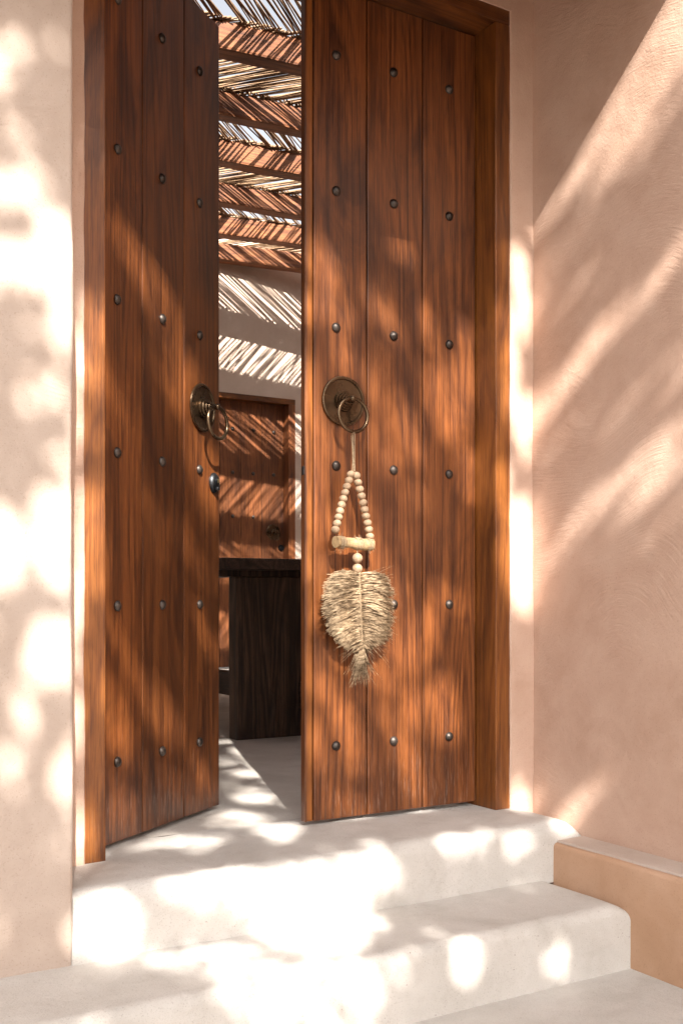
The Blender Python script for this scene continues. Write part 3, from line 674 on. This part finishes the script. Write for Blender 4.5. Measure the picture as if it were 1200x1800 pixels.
GAPS = '''
117777777777111111111111111111111111999999911111177771111110000000000000000000000000111155000000000000000000000000000000000000000000000000000001111111111111
117777777777111111111111111111111111999999911111177771111111000000000000000000000001111555500000000000000000000000000000000000000000000000000011111111111111
111777777777111111111111111111111111999999911111177771111111100000000000000000000011111555550000000000000000000000000000000000000000000000000111111111111111
111777777777111111111111111111111111199999911111177771111111111111111111111111111111111555555555188888111111111116661100000000000000000000111111111111111111
111777777771111111119991111111111166699999111111117771111111111111111111111111111111111555555555188888111111111111110000000000000000000000011111111111111111
111177777771111111199999111111111666669991111111111111111111111111111111111111111111111155555555118881111111111110000000000000000000000000001111111111999911
111177777711111111999999911111116666666661111111111188888111111111666611166661111111111115555551111771111111111000000000000000000000000000000111111111999991
111117777111111119999999911111116666666661111111111888888811111111666661666666111111111111555111187777111111100000000000000000000000000000000111111111999911
111111111188811119999999991111116666666661111111111888888888111116666666666666611111111177555118877777711100000000000000000000000000000000000111111111111111
111111111888885119999999991111116666666661111111111888888888811116666666666666661111111777755588877777710000000000000000000000000000000000000111111111111111
111111118888888519999999991111111666666611111111111888888888881116666666666666661111111777755588877777000000000000000000000000000000000000000111111111111111
111111118888888519999999991111111166666111111111111118888888881116666666666666661111111777755188877000000000000000000000011000000000000000000111111111111111
111111778888888519999999991111111111111111111111111111188888811116666666666666661111111777711141000000000000000000000000011000000000000000000111111111111111
111117778888888519999977711111111111111111111111155551111888111116666666666666661111111777777441000000000000000000000000000000000000000000000111111111111111
111177778888888188999777771111111111111111111111555555111111111111666666666666661111320377777441000000000000000000000000012100000000000000000111111111111111
111177777888888188897777777111111111111117771115555555511111111111166616666666646773320377777441000000000000000000000000146410000000000000000111111111111111
111177777888885187777777777711111111111177777115555555511111111111111116666000446773320377777774100000000000000000000000467620000000000000000111111111111111
111177775588855577777777777711111111111777766665555555511111111111111100000000446773320377777777200000000003552000000001577620000000000000000111111111111111
111117775555555777777777777711111111111777666666555555511111111112100000000000446777765777777777401110000037885100000000466400000000000000000111111111111111
111117775555555777777777777711111111111176666666655555511111024422100000000000368888887777777777423443100168886100000000133100000000000000000111111111111111
111111175555557777777777777711111111111176666666655555111100024422100000000004788888887777777776444444100178886100000000000000000000000000000111111111111111
111111115555557777777777777711111111111116666666665511100000024422100000000027888888887777777775444443100168873000000000000000000000000000000111111111111111
111111115555557777777777777711111111111166666666661111000000024443100000000058888888887777777753444432111126640000000000000000000000000000000011111111111111
111111111555555777777777777711111111111166666666661110000000024321000000000048888888885577777611234322233211200000000000000000000000000000000001111111111111
111111111555555777777777777111111111111116666666661100000000023110000000000027888888862157777410122223333321000000000000000000000000000000000000111100111111
111111111115511177777777771111111111111116666666611000000000011000111110000136888888741025776532100233333332100000000000000000000000000000000000011000011111
111111111111111117777177711111111111111116666666611000000000000011111110013567788887631357788876411233333332100000000000000000000000000000000000010000001111
111111111111111111111111111111111111111111666666111000000000001111111110146777777777424788888887641233333332100000000000000000000000000000000000000000000111
111111111111111111111111111111111111111111166661111000000000011111111112467777777776447888888888874233333321000000000000000001111000000000000000000000000011
111111111111111111111111111111111111111111111111111000000000011111111114777777777775368888888888886323333221000000000000000112222100000000000000000000000001
111111111111111111111166661111111111111111111111110000000000011111111136777777777753478888888888887412222110000000000000001223333310000000000000000000000001
111111111111111111111666666111111111111111117777710000000000011111111257777777777532688888888888888620111000000000000000001233333320000000000000000000000000
111111111111111111888866666111111111111111177777770000000000011111101357777777764213788888888888888740000000000000000000011333333331000000000000000000000000
111111111111111118888886666111111111111111177777770000000000111111101356777776541004788888888888888741000000000000000000012233333320000000000000000000000000
111111111111111118888886661111111111111111177777770000000000110135410245566543210015888888888888888852000000000000000000001233333310000000000000000000000001
111111111111111118888881111111111111111111777777770000000000100477741111221111011115888888888888888851000000000000000000000122222100000000000000000000000001
111111111111111111111111111111111166611111177777772222100000213788873000000000111125888888888888888620000000000000000000000001100000000000000000000000000081
111111111111171111111991111111116666661111177777774444200000227888885000000000111125888888888887776555432100000000000000000000000000000000000000000000000888
111111111117777711119999911111116666666111177777774444300000248888873000000000122357888888877777777777764210000000000000001210000000000000000000000000008888
111111111177777771199999911111166666666111117777714444300000358888862000000124677888888887777777777777764200000000000000036762000000000000000000000000088888
111111111777777771199999911111166666666111111177114444200000248888872000135778888888888877777777777777641000000134202220268885100000000000000000000111888888
111111111777777771199999911111166666666111111111113333100000227888851013688888888888888765677777777774100000002688636762378885000003420000000000011111888888
111111111777777771119999111111166666666611111111111111000000103677410014678888888887764211234444337884001111004888657762268862000049984000000000011111188888
111111111777777771111111111111166666666111111111110000000000100123200001235667776543211111100000027885013331002787536651035530000069998410000000011111118888
111111111177777771111111111111166666666111111111110000000000000013100000001233322111111110000000015885112332001266303431002210000018999970000000011111111111
111111111117777888111111111111166666666111111111110000000001000012100000000111111111111100000111113786102332000034201120000000000002799980000000011111111111
111111111111118888111111111111116666661111111111110000000024210001000000001111111111111000001223211475101221000001100010000000000000179970000000011111111111
111111111111118888811111111666611666661111111111110000000044330000000000111111111111100000012334321244100111000000000000000000011000015840000000011111111111
111111111666618888811111116666661166111111111111110000000034330000000011111111111110000000012344321012100000000000000000000000014100000210000000011111111111
111111116666668888111111116666661111111111111111110000000023130000001111111111111000000000012333210001000000000000000000000000027520000000000000011111111111
111111166666666888111111156666661111111111111111110000000000030000011111111111110000000121101222210000000000000000000000000000016960000000000000011111111111
111111166666666181111111156666665111111111111111110000000000130000111111111112222100002344211111100000000000000000000000000000005992000000000000011111111111
111111166666666111991111155666655111111111111111110000000001431211122211112344443210014566430000000000000000000000000000000000004896000000000000011111111111
111111116666666119555111155555551111111111111111110000000004864631233321235666654310025788742000000000000000000000000000000000118997000000000000011111111111
111111111666661115555511115555511111111111111111110000021006987832344433467777765320136888853000000000000000000000000000000001139983000000000000011111111111
111111111111111115555511111111111111111198888111110000475007987843556445677777765310147888863100000000000000000000000000000001149830000000000000011111111111
111111111111111115555511111111111111111988888811112222777107987864665456777777764210147888863000000000110000000000000000000001125100000000000000011111111111
111111111111111115555511111111111111119888888881115555776005877863444467777777753100147888861000000134552000000266400000000001110000000000000111111111111111
111111111111111115555511111111111111119888888881114444774002477841233467777776532000146788741001245566663000002788720000000001110000000000001222211111111111
111111111111111111555111111111111111119988888811112222551000166726313467777765321012346676631046666665541000006888610000000001110000000000012222211111111111
111111111111111111111111111111111177779998888111110000134100063207723456676643210134556665420156665321000000027888400000000001110000000000012111111111111111
111111111111111111111111111111111177777999991111110000256300141007741245554322001356777654200034211001332000058887100000000001110000000000000000011111111111
111111111111111111111111111111111177777999991111110000366401341006761013332100013477888642100000000016776100178884000000000001110000000000000000011111111111
111111111155111111111111111111111117711999911111110000466401451004772000110000014688888642100000000027776100488871000000000001100000000000000000011111111111
111111111555551111111111111111111111111119111111110000366402451002775000000000024688888742100156100157774002788850000000000000000000000000000000011111111111
111111115555551111111111111166661111111111111111110000155101453310677100000000125788888642100379300277771005888720000000000000000000000000000000011111111111
111111115555555111111111111666666111111111111111110000012467544420377300000000135788887531000478200577740017888500001221000000000000000000000000011111111111
111111115555555111111111111666666111111111111111110000017999944420035300000000124678875420000577101777610017887620028986100000000000000000000111166666111111
111111115555555111111111111666666111111111111111110000029999954421200000025200023567664320001676103777400003777751179998100000000000000000011111166666611111
111111115555555111111111111666699111111111111111111111139999954434740000166620012345442212101775016776100014777786289998100000000000000000111111166666611111
111111115555555111111111111669999991111111111111113333218999975445772000366650001223222333213783037774000157778887489997000000000000000000111111166666611111
111111111555551111111111111199999999111111111111113333204999985456774001666631431011112445423672057772002677788887499996000000000000000000111111166666111111
111111111555511111111111111199999999911115555511112222200488585456773003666512775000124666641120047740026776788886699995000000000000000001111111166661111111
111111111111111111111111111999999999911155555511111111000011275447772001666303777200035888751002467751167752788885799993000000000000000001111000011111888111
111111119991111111111111111999999999911155555551110000000000273217771000365105777300146888861036677776257633888884899992000000000000000000000000011188888881
111111199999111117777711111999999999911155555551110000000001452117761000221016777330267888872266677777657777888882799981000000000000000000000000011888888881
111111999999911177777771111199999999111555555551115555510002752107750002664005776100247888873576666667777778888871257620000000000000000000000444411888888888
111111999999911777777777111119999999111555555551119999950146852117750015777302775101258888883676666666667878888860000000000000000000000000003888811888888888
111111999999911777777777111111999911111555555551119999980389962116740037777610142330256888871676667777667878888872000000000000000000000000038888818888888888
111111999999911177777771111111111111111155555551119999981799962111420167777610000110257888872676667888778888888886630000000000000000000001388888818888888888
111111999999911117777711111111111111111155555551119999982899972120000477777400000000146888863766767888888878888887740000000000000000000023688888811888888888
111111999999911111111111111111111111111115555511119999983999992130143477775100000000135778753776677888888878888886740000000000001332000133788777711888888888
111111999999911111111111111111111111111115555111119999972999992120355467762000000000124576653676667888888878888885730000000000006997000334888555511888888888
111111199999111111111111111111111111111111111111118888832999992112555437741000000001124455432566667888888878888865751001210000018996135346887222211188888881
111111555596661111111111111111111111111111111111112222211799992115555202310000000000233434221465766788888788888856774026763000018997377578883222211118888811
111115555556661111111111111111111111111111111111110000122599983215553000000000000002244422200475677788888788888877762267776100029997677778842111111111181111
111115555556666111111111111111111111111111111111110000111168787835541000000000000003345431101567667788777788888877732677775001339999777788421000011111111111
111115555555666111111111111111111111111111111111110000000013378945520000000000000003356432222866766888777788888776747777761015979999777785211444471111111111
111155555555661111111111111111111111111111111111110000000016468941200000000000000004456633243876676778777788888625777777510026979999754862225666677111111111
111155555555661111111111111111111111111111111111110000000027568940000000000000000003345444444877668778777788885101377775100036989997222622466666677888811111
111555555555111111111111111111111111111111111116660000000027578940000000000000000003334444654876766878777887771000147761000036989996022222666666677888881111
111555555555111111111111111111111111111111111116660000000016468940000000000000010002234556675876687777777888771000001110000136989997122212666666677888881111
115555555555111111111111111111111111111111111166660000000003278940000000000000154111223447775877668777778888772000000000000126989997121103666333377888881111
115555555555111111111111111111111111111111111116661111000000068940000000000001466555113466775876767777778887761000000000000126989997110005664333377888881111
115555555555111111111111111111111111111111111116662222002552078940000000000003666666223567776976687677788887730000000000000226989997000005543222278888881111
111555555555111116666611111111111111111166111111113333106887178940000000000036666666223466776877667866788875225410000000000216989997000003223444418888811111
111555555551111166666611111111111111116666661111113333118888478930000000000266666555333455666976777787678743577750000000000217989997000011134333311181111111
111155555551111166666661111111111111166666661111113333118888557930000000000566665222222345546897778767776667777630000000000027989996000111122111111111111111
111115555111111166666661111111111111166666666111113333105888232510000000000466663000112334447887767876677777764100000000000137965784121111111111111111111111
111111111111111166666661111111111111166666666111112222001563033410000000000266641000113333225986687767667776410000000000000137950113243211111111111111111111
111111111111111166666611111111111111166666666111111111000100034420000000000025410000111143333796235346665521000000000000000137950015344411111000011111111111
111111111111111116666611111111111111166666661111110000014552434420000035100001100000333344310687200177640000001452000000000137950015444411110000011111111111
111111111111111111111111111111111111116666611111110000114666844420000047500000100000055554411798200366720000014665100000011137950015134311000000011111111111
111111111111111111111111111111111111111111111111111111111117844420000067710013551000444556422788200576400000046664000000577237950001034210000111111111111111
111111111111111111111111111111111111111111111111111111111017944420000167610146664000066677421897201666200001466641000002888334740121122100135777781111111111
111111111111111111111111111111111111111111111111111111111018985420000277513566666111444477552789102775100046666410000003888330001575011013788888888111111111
111111111111111111111111111111111111111111111111110000111018985420012477405666664111555677533887102664000276664000000004888330003775002477888666688111111111
111111111111111111111111111111111111111111111111113333565537875440023377303666531000055777733788443231002677640110000005888330017773158998764111181111111111
111111111111111111111111111111111111111111111111116666777667775550023247100464100000055556535986665000015777411674000006888330027741599988310000081111188881
111111111111111111111111111111111111111111111111119999999878878960033113100011000000055566624898555000157674004776100006888330027667999986000000011118888888
111111111111111111111111111111111111111111111111119999999999878970022100000000000000044445436886663001466752437775000017888330001399999984000000011118888888
111111111111111111111111111111111111111111111111119999999999978974301000000000000000033344224896552002677537877772024328888231542499999730001111111118888888
111111111111111111111111111111111111111111111111112222467889978946720000000000000000033333328986661002666258877751178878887233999899973101111111111118888888
111111111111111111111111111111111111111111111111110000000289878947750002100000231000022222116896551000132378877720288888887233999898311111111111111111888881
111111111111111111111111111111111111111111111111110000000489768947771003510001696111122211119884110000001788777400488888886233999575011111111111111111111111
111111111111111111111111111111111111111111111111110000000588468947761004640002899666611111006994000000005777777100588878885233999300011111111111111111111111
111111111111111111111111111111111111111111111111114444642783168937750004651005999999910000009883000000026787774001788878883233999300011111111111111111111111
111111111999111111111111111111111111111111111111118888886660068937720002640017999999900000005993000000168776771001888888886234999300111111211111111111111111
111111199999911111111111111111111111111111111111117777888640068946610000440038999999900000009882001101577785430002888788888334999200111112210000011111111111
111111199999991111111111111111111111111111111111111111578710047941200000010169999999900000005992026742688761000004888788889334999200111223100000011111111111
111111999999999111111111111111111111111111111111110000177600006940000000000289999999900000009981057663777720000005888688889334999200112231013444411111111111
111111999999999111111111111111111111111111111111110000177300004730000000000189999999990000004771156772367500000006888688888334998200112310047444411111111111
111111999999999111111111111111111111111111111111110000276100000100000333211069999888890000000110167661011000000005887688888234998321122101042111111111111111
111111999999999111111111111111111111111111111111110000471000000000000487776538999666699000000000266761000011000001653688887234998896121012111333311111111111
111111999999999111111111111111111111111111111111111111640000000000000278888875998333390000000000277640000046620000000288896235974997110132025777711111111111
111111999999991111111111111111111111111111111111111111410000010000000048888886587111199000000000046620000277740001463016995235963997000132278555511111117771
111111199999991111111111111111111111111111111111112222100000010000000015778888223000099900000013477730001577740003787206994235964996000233474333311111177777
111111119999111111111111111111111111111111111111115555100000000010000001235787400000099996666788888881002777710016886107993235966996000333260777711111777777
111111111111111111111111111166111111111111111155118888200000000040000000026888400000099998888888888871004777400037872018982235967995002332652999911111777777
111111111111111111111111111666611111111111115555558888300000010020000001478888820000011118888888886410027776100168850005871221548994023323867999911117777777
111111111111111111111111116666661111111111115555558888300000011000000015788888840000011113333443787200057773000378720001110211448993133317899999911117777777
111111111111111111111111116666661111111111155555558888300000011000000028888888830000011110000004888500377761000167300000000211779992333138899999911117777777
111111111111111111111111116666661111111111155555555555210000010000000138888888830000011110000017888400377740000001000000000132779982331058899999911117777777
111111111111111111111111116666661111111111115555553333263154100000014788888888820000011110000038888100146610000000000000000032779971210068999999911117777777
111111111111111111111111116666661111111111111555550000165156201105679999888888720000051110000058886000001100000000000000000033769951101588999999911111777777
111111111111111111111111116666661111111111111111110000022012003419999999888887410000051110000178883000000000000000000000000034769930003889999999911111777777
111111111111111111111111111666611111111111111111110000000000003429999999988863100000051110000388881000000000011000000000000023659820016889999999911111177777
111111111111111111111111111111111111111111111111110000000000003426999999998830000000011110000488850000000001378400000000000000127410168799999999955111111711
111111111177777111111111111111111111111111111111111000000000013421898899999720000000011110000168720000000006999820000000000000000000588599999999955511111111
111111111777777711111111111111111661111111111111111100000000034420232248863100000000011110000011100000000005898510000000000000000002866399999999955511111111
111111111777777711111111881111116666111111111111111110000000442210000002210000000000011110000000000000000000331000000000000000000002632398667888855511111111
111111111777777711111118888111116666111111111111111111100002221000000000000000000000011110000000000000000000000000000000000000000001110232101111555511111111
111111111777777711111118888111111661111111111111111111111100000000000000000000000000011110000000000000000000000000000000000000000000000000000000555111111111
111111111177777111111118888111111111111111111111111111111100000000000000000000000000011110000000000000000000000000000000000000000000000000000000111111111111
'''
# ------------------------------------------------------------- shade tree in the yard behind the viewer
# its unseen crown is modelled leaves, left out where GAPS maps sun patches
GU, GV, GD = -1.3, 1.1, .02
G = np.array([[int(c) for c in row] for row in GAPS.split()], float)/9
NVv, NU = G.shape
tree = empty('shade_tree', (-1.9, -3.1, -.33), label='unseen leafy tree in the yard, crown gaps laid out to dapple the entrance', cat='tree')
rs = np.random.RandomState(11)
LV = []; LF = []
sundir = np.array([TX, 1, -TZ]); YC = -2.75            # crown centre plane
cell = .026
leafshape = np.array([(-.5, 0, 0), (-.18, .24, .02), (.22, .2, .03), (.5, 0, 0), (.22, -.2, .03), (-.18, -.24, .02)])
allP = []; allR = []
def transm(u, v):
    i = ((u-GU)/GD).astype(int); j = ((v-GV)/GD).astype(int)
    ok = (i >= 0) & (i < NU) & (j >= 0) & (j < NVv)
    t = np.where(ok, G[np.clip(j, 0, NVv-1), np.clip(i, 0, NU-1)], .25)
    return t
for layer in range(5):
    us = np.arange(-1.9, 2.3, cell); vs = np.arange(.3, 4.3, cell)
    U, V_ = np.meshgrid(us, vs); U = U.ravel()+rs.uniform(-.5, .5, U.size)*cell; V_ = V_.ravel()+rs.uniform(-.5, .5, V_.size)*cell
    t = transm(U, V_)
    # keep clear of gaps: test the whole leaf footprint
    p = 1-np.clip(t, 0, 1)**.4
    for dx, dy in ((.008, 0), (-.008, 0), (0, .008), (0, -.008)):
        t2 = transm(U+dx, V_+dy); p = np.minimum(p, 1-np.clip(t2, 0, 1)**.55)
    m = rs.rand(U.size) < p*1.02
    # ragged crown outline
    U, V_ = U[m], V_[m]
    Yd = YC+rs.uniform(-.55, .55, U.size)+.12*np.sin(U*9+layer)
    X = U+TX*Yd; Z = V_-TZ*Yd
    allP.append(np.stack([X, Yd, Z], 1))
Pn = np.concatenate(allP); Nn = len(Pn)
# leaf frames: faces turned roughly to the light so they block it well
nrm = -sundir/np.linalg.norm(sundir)+rs.normal(0, .33, (Nn, 3)); nrm /= np.linalg.norm(nrm, axis=1)[:, None]
tg = rs.normal(0, 1, (Nn, 3)); tg -= (tg*nrm).sum(1)[:, None]*nrm; tg /= np.linalg.norm(tg, axis=1)[:, None]
bt = np.cross(nrm, tg); size = rs.uniform(.038, .054, Nn)[:, None]
verts = (Pn[:, None]+(leafshape[None, :, 0:1]*tg[:, None]+leafshape[None, :, 1:2]*bt[:, None]*1.25+leafshape[None, :, 2:3]*nrm[:, None])*size[:, None])
verts = verts.reshape(-1, 3)-np.array([-1.9, -3.1, -.33])
me = bpy.data.meshes.new('crown'); me.vertices.add(len(verts)); me.vertices.foreach_set('co', verts.ravel())
idx = (np.arange(Nn)[:, None, None]*6+np.array([[0, 1, 2, 3], [0, 3, 4, 5]])[None]).reshape(-1)
me.loops.add(len(idx)); me.loops.foreach_set('vertex_index', idx.astype(np.int32))
me.polygons.add(Nn*2); me.polygons.foreach_set('loop_start', np.arange(0, len(idx), 4, dtype=np.int32)); me.polygons.foreach_set('loop_total', np.full(Nn*2, 4, np.int32))
me.update(calc_edges=True)
tag(obj('crown', me, LEAFM, tree), kind='stuff')
print('leaves', Nn)
bm = bmesh.new()
def TLc(x, y, z): return (x+1.9, y+3.1, z+.33)
obj('trunk', tube([TLc(-1.9, -3.1, -.33), TLc(-1.93, -3.12, .6), TLc(-1.87, -3.15, 1.5), TLc(-1.8, -3.2, 2.4)], [.17, .13, .11, .10], 12), BARKM, tree, smooth=True)
for e in ((-2.4, -3.4, 5.2), (-1.9, -3.6, 5.9), (-2.7, -3.0, 4.2)):
    obj('limb', tube([TLc(-1.8, -3.2, 2.35), TLc((-1.8+e[0])/2, -3.35, (2.4+e[2])/2-.1), TLc(*e)], [.085, .05, .02], 8), BARKM, tree, smooth=True)
